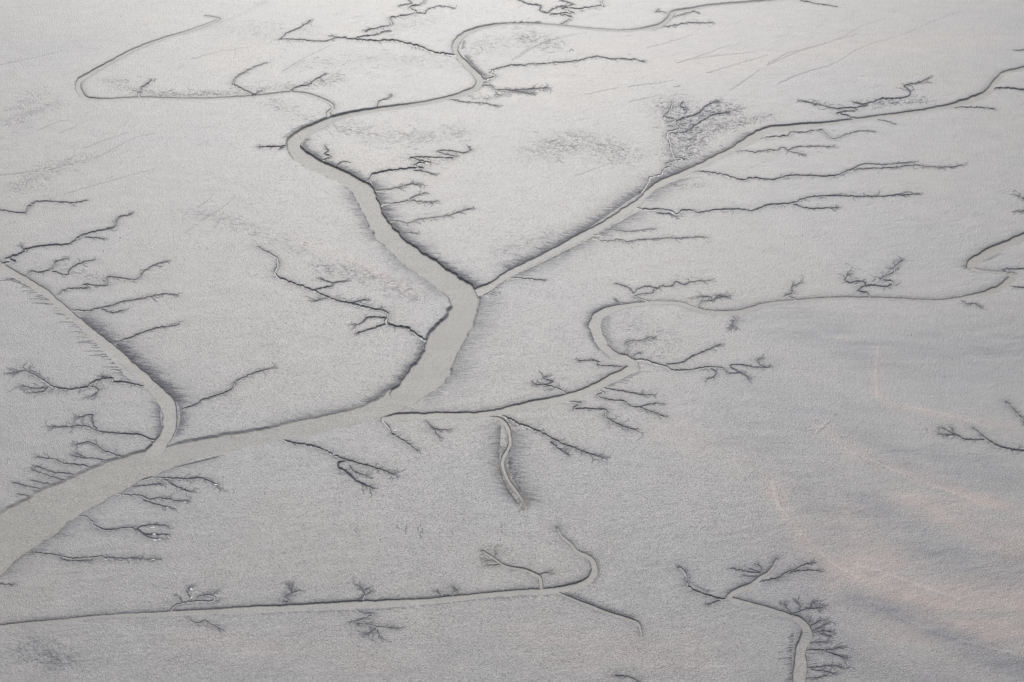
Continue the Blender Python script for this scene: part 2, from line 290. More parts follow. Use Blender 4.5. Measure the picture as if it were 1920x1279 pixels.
CREEK = [   # label, thickness range, twig density, twig length, list of polylines (first is the stem)
 ("thin pale creek slanting down right from the end of the straight bottom channel", (3.5, 4.5), .05, 5, ["1040,1109 1060,1118 1110,1138 1135,1148 1185,1164 1197,1171 1203,1191,3"]),
 ("forked pale creek above the straight bottom channel ending in twigs on the left", (4.5, 2), .08, 9, ["1015,1104 1012,1084 1005,1079 985,1070 960,1065 942,1059 925,1046 905,1034", "1012,1078,1.5 1020,1075,1.5 1029,1074,1", "925,1046,1.5 930,1038,1.2 927,1033,1", "942,1059,1.6 928,1060,1.2 914,1060,1", "934,1055,1.3 922,1052,1 913,1051,.8"]),
 ("short pale creek furred with fine rills hanging below the middle right channel", (5, 2.5), .22, 13, ["915,782,2 935,785,3 947,795,5 955,815,5 956,835,5 945,857,5 942,872,5 952,900,4 962,914,4 972,927,3 981,942,2"]),
 ("dark jagged creek slanting down right beside the furred pale creek", (3, 1), .16, 9, ["935,777,2.5 955,787 975,797 1010,810 1045,829 1072,839 1100,850 1130,860", "1033,830,1.5 1045,840,1.5 1067,854,1"]),
 ("thin stepped creek ending below and right of the bent pale channel", (2, 1.5), .12, 10, ["1045,754 1087,756 1082,762 1075,767 1105,768 1135,770 1137,784 1167,800 1192,807"]),
 ("jagged creek with a split tip right of the lower bend of the hairpin channel", (1.8, 1.2), .1, 8, ["1122,730 1132,737 1120,742 1135,749 1172,754 1180,762 1200,765 1245,782", "1200,765,1.2 1212,760,1 1225,757,.8 1240,758,.6", "1132,727,1.4 1150,731,1.4 1175,735,1.2 1197,740,1.1 1222,741,.8"]),
 ("dark branching creek reaching far right from the elbow of the hairpin channel", (3.2, 1), .07, 8, ["1187,676 1205,676 1230,684 1250,689 1260,695 1292,695 1330,689 1352,690 1365,699 1390,700", "1390,700,1.5 1375,692,1.3 1370,686,1.3 1380,684,1.3 1405,687,1.2 1435,690,1 1445,688,.7", "1437,690,.8 1424,683,.8 1419,677,.8 1428,672,.7", "1250,684,1.8 1280,680,1.6 1292,672,1.6 1310,664,1.5 1332,654,1.3 1350,646,1", "1390,700,1.3 1398,705,1.1 1405,711,.8", "1330,690,1.3 1344,698,1.1 1336,707,1 1327,711,.8"]),
 ("pale tangled twig of creek just above the elbow of the hairpin channel", (1.3, 1), .2, 9, ["1187,672 1172,662 1180,652 1172,646 1182,640 1200,640 1222,633", "1187,667,1 1200,662,.8"]),
 ("small branching creek left of the elbow of the hairpin channel", (1.5, .9), .08, 8, ["1167,689 1145,687 1120,685 1122,679 1105,676 1085,677", "1122,679,1 1112,675,1"]),
 ("small bushy creek on the upper side of the pale channel near its lower end", (1.8, 1), .15, 9, ["1064,740 1045,730 1022,722 1005,722", "1022,722,1.2 1037,716,1 1018,710,.8 1026,705,.7"]),
 ("dark creek with a double tip below the broad channel in the lower middle", (2.6, 1.4), .14, 9, ["530,826,1.5 545,831,2.8 572,835 600,842 625,854 645,862 680,872 705,879 740,891", "650,865,2.2 636,868,2.6 634,876,3 655,890,2.5 672,905,2.2 702,917,1.4", "655,875,1 670,887,1 690,893,.8"]),
 ("short grey creek slanting below the meeting of the broad and the bent channel", (2.2, 1.5), .12, 7, ["717,791 725,798 731,806 734,813 755,827 782,846"]),
 ("faint short creek right of the slanting one below the pale channel", (1.6, .8), .12, 7, ["797,787 807,800 825,822", "807,800,1 820,806,.8 840,807,.5"]),
 ("sinuous dark creek reaching the left bank of the broad channel in the middle", (1, 3.2), .06, 9, ["484,463,.8 505,475,1.2 519,485,2 521,500,3 516,516,3 535,527,2.2 585,545,2 620,561,2 655,570,2 700,581,2 727,588,2 725,607,3.4 742,614,3 762,616,3 777,627,3.6 795,639,4 808,647,4", "587,545,1.4 605,541,1.3 622,537,1.3 624,532,1.2 652,527,.8", "624,532,1 612,528,1 602,524,.8", "657,569,1.3 685,563,1", "711,583,1.3 716,577,.9", "721,597,1.8 690,597,1.5 680,606,1 665,611,.7", "722,609,1.8 705,615,1.6 670,626,1", "620,561,1 607,560,1 590,566,.8"]),
 ("zigzag creek with snaking loops on the right bank just below the upper bend of the broad channel", (2.6, 1), .05, 7, ["685,343,3 695,335 700,328 720,324 745,320 772,317 792,316 776,311 784,308 806,306 785,302 770,298 790,296 850,298 855,295 835,291 820,286 832,283 870,287 883,282 879,276", "777,320,1.4 800,323,1.2 815,328,.9"]),
 ("ragged gully on the right bank where the broad channel narrows", (1.7, .8), .16, 9, ["706,359 730,356 750,352 762,347 782,346"]),
 ("ragged gully with a forked tip, second on the right bank of the broad channel", (1.7, .8), .1, 9, ["709,390 720,384 745,381 755,379 772,376 785,379 815,379", "767,374,1.2 780,367,1 797,362,.7"]),
 ("long ragged gully, third on the right bank of the broad channel", (1.8, .8), .1, 9, ["725,420 740,415 765,420 780,414 830,407 865,397 882,391"]),
 ("short gully, fourth and smallest on the right bank of the broad channel", (1.2, .7), .08, 6, ["745,444 755,437 782,437"]),
 ("short straight gully right of the central fork", (1.8, .8), .05, 5, ["905,556,1.5 922,548,1.5 940,534,2 955,523,2 990,524,1.4 1022,526,.8"]),
 ("long thin gully below the diagonal channel, starting with a small loop", (1.8, .8), .07, 7, ["1097,446 1115,442 1130,443 1122,447 1112,449 1145,454 1160,450 1180,455 1197,450 1260,447 1322,445"]),
 ("short faint gully just above the looped one below the diagonal channel", (1.3, .6), .06, 7, ["1125,432 1140,429 1180,434 1225,429"]),
 ("long dark gully with side strands reaching right from the middle of the diagonal channel", (2.8, .9), .06, 9, ["1192,392 1210,394 1242,394 1260,398 1268,404 1280,397 1295,395 1310,400 1347,395 1385,394 1412,396 1440,386 1485,382 1515,372 1540,369 1590,369 1615,370 1690,367 1725,364", "1232,400,2 1255,402,2 1268,405,1.5", "1490,384,1.3 1515,392,1.2 1572,390,.8", "1672,369,1 1702,361,.7"]),
 ("longest dark gully, wavering from the diagonal channel almost to the right edge", (2.6, .9), .07, 9, ["1303,323 1325,324 1347,327 1390,339 1410,335 1440,338 1450,338 1480,331 1520,331 1552,332 1570,329 1592,321 1640,317 1680,315 1715,311 1765,315 1802,311", "1592,321,1.5 1620,308,1 1660,309,1 1710,304,.7"]),
 ("thin forked gully just right of the diagonal channel's upper half", (1.6, .8), .07, 8, ["1372,286 1400,284 1415,287 1440,282 1455,282 1467,277 1480,285 1497,287 1506,291", "1478,282,1.2 1495,276,1.1 1530,275,1 1562,276,.7"]),
 ("wavering thin gully hugging the lower side of the diagonal channel near its bend", (2, .8), .06, 6, ["1425,263 1440,259 1480,255 1485,249 1502,250 1540,245 1550,255 1565,261 1590,252 1615,246 1640,247"]),
 ("tiny straight gully under the upper diagonal channel", (1.4, .8), .02, 4, ["1645,225 1662,228 1678,233"]),
 ("short thin gully under the diagonal channel near the right edge", (1.4, .7), .05, 5, ["1790,203 1827,202 1865,205"]),
 ("angular tangled creek above the diagonal channel at the upper right", (2, 1), .1, 8, ["1607,226 1590,219 1571,214 1590,210 1606,208 1596,203 1580,204 1567,205 1540,199 1502,190", "1590,204,1.6 1615,201,1.6 1628,197,1.3 1600,193,1.1 1620,196,1.2 1652,187,1.2 1690,185,1.6 1705,180,2 1706,172,2 1696,162,1.5 1727,155,1.1 1742,147,.8"]),
 ("dark line of a creek entering from the right edge beside the upper diagonal channel", (2, 1.6), .03, 5, ["1856,173 1868,168 1885,167 1920,171 1990,178"]),
 ("pale zigzag creek falling to the diagonal channel through a dark pitted patch", (1.3, 2.2), .12, 8, ["1260,190 1257,207 1246,219 1266,226 1258,229 1272,232 1276,240 1252,250 1257,270 1260,287 1267,297 1279,299 1250,307 1262,311 1244,318 1240,328 1218,335 1215,344 1204,361", "1280,192,1.2 1275,197,1.2 1281,203,1", "1260,229,1 1287,221,1.3 1310,212,1.4 1322,200,1.4 1345,190,1", "1255,250,1 1285,247,1.2 1310,231,1.4 1335,217,1.3 1362,211,1"]),
 ("branched creek above the flat top of the hairpin channel's loop", (1.6, .8), .06, 7, ["1217,567 1205,562 1192,556 1212,551 1225,549 1227,542", "1155,532,1 1180,540,1.2 1188,550,1 1195,543,1 1210,537,1.4 1235,541,1.5 1240,537,1.4 1260,537,1.3 1267,529,1.2 1282,534,1 1300,528,1 1330,527,.7"]),
 ("small bushy creek above the middle of the hairpin channel", (1.5, .9), .18, 9, ["1302,577 1312,572 1317,566 1335,564 1350,557 1366,557", "1335,564,1 1333,557,1 1315,557,.8", "1340,560,1 1352,553,.8"]),
 ("tiny twig gully above the rounded corner of the hairpin channel", (1.2, .8), .2, 5, ["1167,570 1160,566 1156,562"]),
 ("short comb-shaped tuft of rills hanging below the hairpin channel", (1.4, 1), .5, 8, ["1374,589 1380,597 1376,606 1374,614"]),
 ("small curled creek with a faint feathered head above the right half of the hairpin channel", (2, .8), .15, 9, ["1492,561 1472,555 1487,551 1483,540 1500,532"]),
 ("angular tangled creek with two feathered heads above the right half of the hairpin channel", (1.8, 1.2), .13, 9, ["1632,560 1626,550 1608,546 1622,537 1640,537 1660,539 1675,535 1672,529 1654,525 1657,520 1675,513 1679,500 1692,490", "1622,536,1.3 1622,531,1.3 1614,527,1.2 1590,531,1.2 1584,526,1.1 1591,513,1"]),
 ("tiny forked gully under the hairpin channel near the right edge", (1.5, .8), .1, 6, ["1797,563 1807,567 1812,572 1827,570 1841,577"]),
 ("short dark gully leaving the hairpin bend towards the right edge", (1.6, 1.6), .02, 5, ["1888,535 1905,539 1980,545", "1898,517,1.5 1880,506,1.5 1905,505,1.5 1970,506,1.5"]),
 ("wandering creek with a hooked tip at the left edge above the left channel", (2.8, .9), .06, 8, ["7,496,3 26,492,3 12,487,2.6 35,479,2.2 50,471,2 47,470,2 82,462,1.8 130,459,1.8 150,445,1.8 175,436,1.6 215,427,1.6 219,415,2 222,409,1.6 246,402,.8", "160,445,1.1 195,449,.7", "45,470,1.2 38,460,.8"]),
 ("bent creek with two heads, first on the right bank of the left channel", (2, .9), .08, 7, ["50,521 57,511 80,512 100,502 102,493 127,485", "100,510,1.2 127,516,1.2 132,505,1.5 157,492,1.3 173,490,.8"]),
 ("zigzag creek, second on the right bank of the left channel", (2, .8), .07, 7, ["110,554 120,546 135,542 167,541 158,534 187,537 202,535 200,521 257,525 268,512 282,501 312,491"]),
 ("long ragged creek, third on the right bank of the left channel", (2, .8), .09, 7, ["135,583 170,584 185,579 207,575 220,569 262,562 307,552 327,554", "190,580,1.2 210,587,1.2 233,582,.8"]),
 ("ragged creek, fourth on the right bank of the left channel", (2.2, .8), .1, 7, ["212,648,1.5 227,640 250,632 275,622 300,615 335,610"]),
 ("thin creek leaving the hatched bank of the left channel toward the centre", (1.8, .8), .06, 8, ["340,769 362,762 382,750 425,737 437,727 442,716 480,699 512,691"]),
 ("faint stub of creek at the left edge above everything but the upper flats", (1.5, 1), .05, 6, ["-40,390 0,395 47,400 55,387,2.2 72,379 112,380 147,381 161,376"]),
 ("dark creek with a feathered curling head left of the left channel", (3.2, 1), .16, 11, ["275,726,1.5 240,720,3 212,716,3.2 210,710,2.6 190,713,3 170,720,3 166,726,2.8 150,730,2.5 125,731,2.5 100,726,2.5 80,714,2.5 60,702,2 45,695,1.3 30,699,1 17,700,.7", "210,710,2 190,706,1.4", "90,727,1.5 80,735,1.4 62,736,1", "87,728,1.4 67,729,1.2 42,724,.9", "172,724,1.4 185,731,1.4 180,738,1.2 170,744,1"]),
 ("dark creek with two twiggy heads just left of where the left channel ends", (2.6, 1), .12, 10, ["302,827,1.5 277,824 270,819 225,814 185,810 160,800 130,801 100,801", "182,806,1.8 173,792,1.8 172,778,1.5 160,780,1 144,784,.8"]),
 ("bushy creek on the left bank of the broad channel, uppermost of the lower left row", (1.8, .9), .16, 8, ["238,862 207,850 192,845 180,835 168,830 142,834"]),
 ("thin creek, second from top in the lower left row", (1.5, .8), .1, 7, ["219,868 187,862 155,859 134,855", "160,858,1 142,850,.8"]),
 ("dark creek with a split head, third from top in the lower left row", (2.2, .9), .12, 9, ["181,883 162,875 135,872 120,870 100,862 70,857"]),
 ("twiggy thin creek, fourth from top in the lower left row", (1.5, .8), .12, 7, ["155,895 132,890 100,886 85,880 67,874"]),
 ("thin creek, fifth from top in the lower left row", (1.7, .8), .08, 7, ["132,905 105,897 82,890 60,881"]),
 ("plain short creek, sixth from top in the lower left row", (1.4, .8), .03, 5, ["112,913 85,907 58,901"]),
 ("plain long creek, seventh from top in the lower left row", (1.5, .8), .04, 5, ["95,922 62,915 45,911 22,904"]),
 ("plain short creek, lowest of the lower left row", (1.3, .8), .03, 5, ["68,933 50,930 32,927"]),
 ("smudged creek with a pale tip on the lower side of the broad channel", (2.4, 1), .12, 10, ["268,900 290,896 307,897 350,899 375,897 392,903 408,909", "307,897,1.6 325,910,1.5 345,919,1.3 360,924,1", "240,911,1.4 265,911,1.5 300,908,1.3"]),
 ("smudged creek just below the pale-tipped one on the lower side of the broad channel", (2, 1), .12, 9, ["215,926 235,929 262,930 280,937 300,935 325,939 352,941", "270,938,1.4 290,945,1.2 318,952,.8"]),
 ("pale crooked creek ending in white-tipped prongs at the lower left", (3, 1.2), .1, 7, ["133,973 148,968 165,971 175,983 190,993 210,994 237,990 257,993", "257,993,2 265,987,1.7 285,984,1.5 312,986,1", "259,993,2 268,1001,2 285,1003,1.7 315,1003,1", "270,1002,1.6 280,1008,1.4 302,1011,1"]),
 ("thin level creek with a knotted middle near the lower left corner", (1.8, .8), .16, 8, ["45,1037 82,1038 112,1043 135,1048 175,1045 225,1046 295,1049", "112,1043,1.4 120,1050,1.2 150,1052,1 172,1050,.7"]),
 ("short stub of creek at the left edge below the broad channel", (1.5, .7), .08, 5, ["-30,1094 0,1095 25,1097"]),
 ("dark hooked creek left of the comb-sided channel at the lower right", (3, 2), .06, 8, ["1362,1124 1350,1124 1322,1116 1295,1104 1286,1091 1286,1079 1275,1065", "1350,1124,1.4 1340,1130,1.2 1325,1134,.8", "1275,1065,1 1271,1064,.8"]),
 ("forked twig creek on the right of the comb-sided channel's upper arm", (1.8, 1), .16, 7, ["1422,1093 1440,1089 1462,1084 1470,1076 1490,1069 1512,1059 1526,1056", "1477,1075,1.4 1500,1071,1.2 1515,1070,1.1 1538,1071,.9"]),
 ("pair of thin prongs left of the comb-sided channel's upper arm", (1.4, .9), .06, 6, ["1424,1075 1400,1073 1370,1066", "1422,1082,1.1 1395,1081,.8", "1426,1076,1 1427,1064,1 1420,1060,.8", "1424,1074,1 1405,1066,.7"]),
 ("bushy double-headed twig creek beside the shoulder of the comb-sided channel", (1.5, .9), .28, 8, ["1478,1154 1500,1148 1515,1143 1543,1141", "1500,1148,1.1 1500,1138,1 1496,1130,.8", "1517,1143,1 1522,1134,1 1528,1131,.8", "1485,1153,1 1470,1133,.6"]),
 ("bushy twig creek at the bulge of the comb-sided channel", (1.5, .9), .2, 8, ["1522,1189 1535,1186 1550,1184 1558,1185", "1520,1184,1.2 1537,1178,1 1550,1169,.8", "1535,1187,1.2 1545,1190,1.1 1556,1194,.9", "1515,1177,1.2 1528,1170,1 1540,1164,.8", "1512,1172,1 1520,1162,.8"]),
 ("long twig creek with two bushy heads right of the comb-sided channel", (1.5, .9), .18, 8, ["1510,1222 1520,1220 1545,1220 1562,1218 1577,1214", "1545,1221,1.2 1565,1228,1.1 1588,1236,.9", "1508,1207,1.2 1532,1205,1 1552,1206,.8"]),
 ("lowest twig creek right of the comb-sided channel", (1.4, .8), .18, 8, ["1512,1255 1540,1251 1566,1249 1578,1252", "1520,1257,1 1540,1258,1 1564,1264,.8", "1510,1272,1 1530,1272,.9 1550,1268,.8"]),
 ("feathery creek curving in from the right edge", (1.6, 2.4), .1, 9, ["1826,805,1 1838,815 1850,825 1868,836 1885,842 1920,847 1990,852", "1850,825,1.3 1810,824,1.1 1790,815,1 1765,803,.7", "1790,815,1 1775,818,.7", "1790,815,1 1784,803,.7", "1800,818,.9 1762,815,.6"]),
 ("short pale creek with dark fur at the right edge", (1.2, 2.6), .3, 9, ["1887,755 1895,762 1902,772 1920,790 1960,815"]),
 ("thin curving creek cut by the bottom edge right of centre", (1.4, 1.4), .08, 6, ["1155,1268 1177,1270 1197,1279 1215,1300"]),
 ("thin pale-lined creek with a hooked left tip in the upper left middle", (1, 2.8), .05, 7, ["524,74,.9 567,76,1 605,79,1.3 635,72,1.6 660,75,1.6 705,78,2 742,78,2.2 767,84,2.4 792,91,2.6 812,100,2.4 852,105,3", "524,74,1 540,62,1 560,54,1 575,44,1 583,38,.8", "662,75,1.6 680,69,1.5 705,66,1.5 717,61,1.5 728,59,.9", "635,72,1.2 622,68,.8"]),
 ("narrow zigzag creek coming down from the top edge left of centre", (2, 1.6), .06, 7, ["797,-6 797,0 792,8 775,13 767,16 780,23 775,27 755,31 731,37 735,47 717,52 687,59", "766,0,1.2 772,6,1.3 752,11,1.3", "780,24,1.4 797,26,1.2 800,20,1.2 812,14,1 832,12,.9 850,15,.7"]),
 ("knotted dark creek at the top edge above the level reach of the broad channel", (2, 1.5), .08, 6, ["1055,46 1065,40 1070,33 1050,29 1035,29 1060,26 1075,26 1057,17 1085,18 1130,10 1127,2 1130,-6", "960,-6,1.5 972,0,1.5 995,9,1.8 1015,12,1.8 1012,19,1.8 1025,25,1.8 1042,15,1.5 1060,12,1.5 1075,9,1.3 1052,1,1.3", "960,43,1.2 1010,42,.8"]),
 ("tiny hooked creek above the last bend of the broad channel at the top", (1.2, 1), .05, 4, ["1252,27 1240,23 1230,22 1234,18"]),
 ("short gully right of the topmost bend of the broad channel", (1.4, .7), .08, 5, ["1262,33 1285,27 1302,22 1310,25"]),
 ("thin jagged gully under the topmost bend of the broad channel", (1.4, .7), .12, 6, ["1215,57 1235,52 1260,49 1285,44 1335,43"]),
 ("straight dark sliver of gully at the top edge right of centre", (1.6, .8), .02, 5, ["1492,-3 1500,2 1520,6 1568,13"]),
 ("long wavering gully reaching right from the elbow of the broad channel", (2, .8), .06, 7, ["905,152 927,144 920,137 930,131 960,124 985,124 992,121 1010,122 1035,119 1080,116 1100,110 1120,107 1147,111 1185,112 1208,116"]),
 ("feathered gully just below the elbow of the broad channel", (1.8, .8), .2, 10, ["885,168 905,163 917,162 930,169 960,170 990,176", "960,170,1 990,168,1 1025,165,.7"]),
 ("plain gully below the feathered one at the elbow of the broad channel", (1.3, .7), .06, 6, ["842,187 870,192 905,194 933,199"]),
 ("tiny stepped gully above the level reach of the broad channel", (1.2, .7), .06, 4, ["706,200 710,191 725,186 733,178"]),
 ("dark stub of gully left of the second bend of the broad channel", (2.2, .9), .08, 6, ["541,271 532,276 510,276 486,277", "532,276,1 524,280,.8"]),
 ("jagged gully inside the second bend of the broad channel", (1.8, .9), .08, 6, ["604,303 620,295 607,289 616,285 609,275", "628,316,1.6 638,305,1 650,304,.8"]),
 ("thin creek with a feathered head above the thin looping channel", (1.5, 1), .12, 8, ["262,184,1.8 260,176,2 266,172 264,166 274,160 284,150"]),
 ("curved pale creek ending right of the thin looping channel", (1, 1.6), .08, 6, ["500,118,.7 470,130,1 445,145,1.4 437,158,1.6 450,166,1.4 475,178,1.5 485,172,1"]),
 ("faint pale creek above the end of the thin looping channel", (1.4, .9), .06, 7, ["545,173 552,166 578,160 590,150 610,140"]),
 ("ragged dark creek at the far right edge above the hairpin channel", (1.6, 1.2), .3, 9, ["1950,372 1920,375 1912,370", "1950,392,1.4 1920,395,1.2 1912,398,.8"]),
 ("tiny dark gully at the right edge of the upper flats", (1.4, .8), .05, 5, ["1960,95 1920,95 1905,94"]),
 ("knotted pale creek lying above the straight bottom channel at the left", (2.4, 1.2), .16, 8, ["318,1147 328,1136 345,1131 375,1128 400,1127 403,1120 390,1116 375,1118", "345,1131,1.4 336,1122,1", "360,1125,1.2 352,1112,1.2 356,1100,1", "395,1117,1 405,1110,.8"]),
 ("small tree-shaped tuft of rills on the straight bottom channel, left one", (1.5, .9), .28, 7, ["550,1138 543,1127 534,1119 548,1112 546,1100", "543,1127,1.2 530,1128,.9", "548,1112,1 540,1097,.8", "549,1112,1 557,1108,.8"]),
 ("small tree-shaped tuft of rills on the straight bottom channel, middle one", (1.5, .9), .28, 7, ["688,1133 680,1125 684,1116 678,1105 674,1100", "684,1116,1 696,1110,.8", "682,1120,1 672,1124,.8", "680,1108,1 690,1104,.8"]),
 ("pair of tiny twig tufts near the right half of the straight bottom channel", (1.3, .8), .35, 5, ["848,1118 852,1110 850,1102 858,1107", "825,1122,1.2 825,1114,1 820,1110,.8", "845,1117,1 836,1116,.8"]),
 ("faint knotted creek just below the straight bottom channel at the left", (1.8, 1), .12, 7, ["352,1156 360,1166 375,1168 382,1163 398,1172 415,1180"]),
 ("faint branching marks just below the middle of the straight bottom channel", (1.6, 1), .2, 8, ["662,1141 680,1150 700,1152 685,1160 658,1168 690,1172 706,1176 700,1184 685,1190", "706,1176,1 712,1195,.8", "706,1174,1 740,1178,.6"]),
]
HATCH = [  # bank line (x,y ...), count, dx range, dy per dx, thickness, strength
 ("152,596 190,632 235,668 290,715 330,752", 120, (12, 34), .10, 1.1, .75),
 ("322,740 336,762 338,790 330,812", 40, (6, 16), .05, 1.0, .6),
 ("20,520 95,560 160,625 235,705", 26, (-42, -14), .03, 1.15, .85),
 ("225,700 262,728", 20, (-22, -8), .1, .9, .4),
 ("698,345 706,380 722,420 770,468 850,520 890,546", 150, (8, 26), .16, 1.0, .7),
 ("668,352 690,400 742,468", 60, (-22, -6), .06, .9, .4),
 ("742,470 800,515 840,545", 40, (-20, -6), -.45, .9, .35),
 ("900,560 886,610 866,655 842,700 800,745", 70, (8, 44), -.04, .9, .3),
 ("795,640 784,690 760,725 715,757", 75, (-13, -5), .1, 1.1, .6),
 ("760,726 700,762 640,780 540,805", 50, (-16, -5), .35, .8, .3),
 ("1300,312 1240,338 1205,358 1160,388 1060,455 965,505", 190, (-24, -8), .17, 1.0, .65),
 ("1420,250 1350,288 1300,312", 45, (-14, -5), .1, 1.0, .5),
 ("1190,400 1120,440 1000,500 950,522", 40, (8, 34), .06, 1.0, .5),
 ("1210,371 1230,352 1280,335", 40, (10, 40), .0, .9, .4),
 ("1210,565 1150,576 1120,590 1108,606 1110,630 1125,656", 60, (-9, -3), .3, .9, .6),
 ("1128,590 1128,630 1160,665", 50, (6, 18), .1, .9, .4),
 ("1190,695 1160,712 1130,724", 30, (8, 26), .05, .9, .5),
 ("938,800 936,870 950,915 968,940", 50, (-22, -6), .08, 1.1, .5),
 ("960,810 955,870 965,900 985,938", 70, (10, 34), .16, 1.1, .42),
 ("0,1078 50,1036 110,985 150,962", 45, (8, 26), .1, 1.0, .4),
 ("150,962 215,925 300,885 400,858", 45, (8, 26), .15, .9, .3),
 ("872,105 898,140 905,155", 40, (4, 12), .05, 1.0, .6),
 ("870,76 866,92", 12, (4, 9), .0, 1.0, .5),
 ("575,262 565,276 580,292 620,316 680,342", 80, (4, 14), -.15, 1.0, .6),
 ("535,258 560,240 600,225", 30, (-12, -4), -.2, .9, .4),
 ("1240,185 1250,240 1255,290 1275,300", 14, (-8, 22), .05, .9, .4),
 ("300,757 300,790 307,815", 40, (-16, -5), .1, 1.1, .55),
 ("1488,1185 1484,1230 1484,1279 1480,1320", 22, (-22, -6), -.12, 1.1, .65),
 ("1512,1205 1514,1250 1512,1320", 22, (6, 30), -.1, 1.0, .4),
 ("1500,1160 1520,1180 1522,1200", 16, (8, 24), -.4, 1.0, .4),
 ("60,1160 320,1146 640,1132 1000,1104", 150, (-5, 6), .4, 1.2, .5),
 ("480,1150 700,1143 900,1124 1040,1115", 120, (-8, 10), .5, 1.0, .5),
 ("1060,1112 1130,1140 1185,1158", 50, (3, 10), -.35, 1.2, .5),
 ("1285,1065 1290,1090 1330,1112", 26, (3, 8), -.4, 1.1, .5),
 ("1118,1050 1122,1075 1108,1095", 26, (3, 9), .0, 1.0, .5),
 ("1835,485 1820,500", 20, (-10, -4), -.5, 1.0, .5),
 ("1870,476 1840,492", 30, (4, 22), -.3, 1.0, .4),
 ("1440,240 1530,230 1600,222", 50, (-10, 12), -.15, 1.0, .5),
 ("30,697 60,697 85,712", 40, (-14, 10), -.1, 1.0, .5),
 ("165,188 300,180 470,176", 60, (-6, 8), -.7, .8, .3),
 ("590,560 640,560 700,575", 40, (-10, 12), -.7, .8, .3),
 ("1260,905 1100,850", 1, (2, 3), 0, 1, .1),
]
STREAK = ["1440,122 1475,102 1520,90 1575,72 1615,50 1660,34", "1440,125 1480,105 1560,78 1610,64", "1459,158 1510,137 1560,122 1620,88 1690,66 1745,42", "1180,164 1240,156 1265,150",
 "1328,138 1380,122 1440,105", "1215,90 1260,78 1300,65", "1300,112 1350,105 1420,98", "1370,170 1400,150 1425,132", "90,320 160,300 220,282", "112,250 140,238 165,226", "160,278 200,262 240,248", "70,246 100,232 130,226",
 "360,112 400,100 470,88", "0,122 60,110 100,100", "960,115 1010,85 1060,68 1100,62", "960,112 1000,88 1050,68", "370,390 395,372 402,362", "376,415 410,395 440,370", "370,405 390,392", "400,430 415,405", "178,298 215,278 245,262 290,250",
 "1100,178 1160,165", "1180,192 1240,178", "1270,120 1330,100 1370,85", "600,160 640,130", "530,135 570,110 620,85", "0,330 60,322 130,300", "120,365 190,345 260,325 290,318", "1080,330 1160,300", "270,1040 285,1043", "1850,160 1890,150", "1750,40 1790,25",
 "20,1230 60,1205 120,1190", "10,1215 40,1225 50,1240 80,1230", "60,1240 90,1215 130,1205", "100,1250 130,1235 150,1250"]
SAND = [("1560,1000 1720,1150 1900,1130", 100, .6), ("1800,960 1920,1040", 60, .4), ("1450,905 1462,950 1490,985 1535,1035 1580,1075 1640,1100 1760,1128 1900,1180", 5, .95), ("1530,812 1548,795 1556,788", 5, .4), ("1545,812 1600,850 1650,870 1720,905 1800,925", 5, .85), ("1648,650 1643,700 1646,745", 3, .7), ("1700,765 1800,790", 10, .4), ("1640,1130 1760,1190 1880,1225", 8, .3), ("1450,905 1475,965 1535,1035 1640,1090 1750,1135 1960,1200", 22, .7), ("1540,800 1580,835 1650,870 1760,905 1960,985", 22, .55), ("1645,660 1645,740 1700,765 1900,800", 12, .35),
 ("560,450 640,480 720,520 780,555", 14, .3), ("1250,800 1400,870", 40, .25), ("1000,1200 1300,1230", 60, .25), ("1250,130 1600,90 1850,70", 40, .25), ("1700,930 1900,1040", 40, .45), ("350,1200 700,1240", 40, .2), ("1600,1060 1700,1120", 18, .4)]
SILT = [("1600,930 1700,1000 1840,1060 1960,1080", 46, .5), ("1640,860 1780,900 1900,900", 34, .35), ("1600,815 1700,845 1850,865", 30, .45), ("1600,1125 1720,1165 1840,1225 1960,1265", 34, .6), ("352,62 410,45 480,12 520,-10", 7, .55), ("-20,232 60,212 110,192", 9, .35),
 ("1400,820 1500,900 1560,1000", 70, .4), ("1480,600 1650,660 1900,640", 90, .5), ("1420,760 1550,800", 90, .35), ("1650,880 1900,900", 40, .3), ("1450,980 1600,1240 1750,1279", 60, .25), ("60,1215 120,1240", 26, .3), ("0,60 120,90 200,60", 60, .2), ("1480,620 1420,760", 40, .15)]
ROUGH = [("1265,200 1295,250 1280,290", 36, 1.2), ("1310,215 1370,205", 26, 1.2), ("1300,260 1360,240 1420,225", 16, .9), ("60,180 20,230 90,195", 30, .4), ("1080,430 940,470", 20, .5), ("860,120 700,110 560,120", 26, .3), ("1020,280 1100,265 1170,290", 42, .7), ("640,240 760,260 860,250", 30, .5), ("450,60 560,60", 40, .3), ("990,70 1030,80", 36, .8), ("900,90 980,70", 34, .5),
 ("600,500 700,520 780,560", 26, .6), ("150,300 60,330 40,350", 30, .5), ("200,150 260,172 420,176", 14, .7), ("470,170 560,160 640,150", 16, .6), ("1640,195 1740,190", 14, .9), ("1530,195 1590,200", 10, .8), ("700,60 800,40", 30, .3), ("500,190 620,240 560,240", 20, .4),
 ("1180,600 1250,640 1230,660", 30, .4), ("1300,240 1380,230 1440,220", 20, .8), ("880,180 920,185 960,172", 9, .9), ("1200,360 1250,345 1310,345", 14, .7), ("1600,505 1600,528 1650,525 1680,500", 10, .9), ("110,500 190,525", 16, .5), ("50,1215 120,1240", 30, .8), ("340,400 420,410 560,470", 24, .35),
 ("840,300 800,310 760,300", 14, .5), ("1300,560 1370,550", 10, .7), ("640,885 690,890", 12, .8), ("955,860 970,920", 12, .9)]

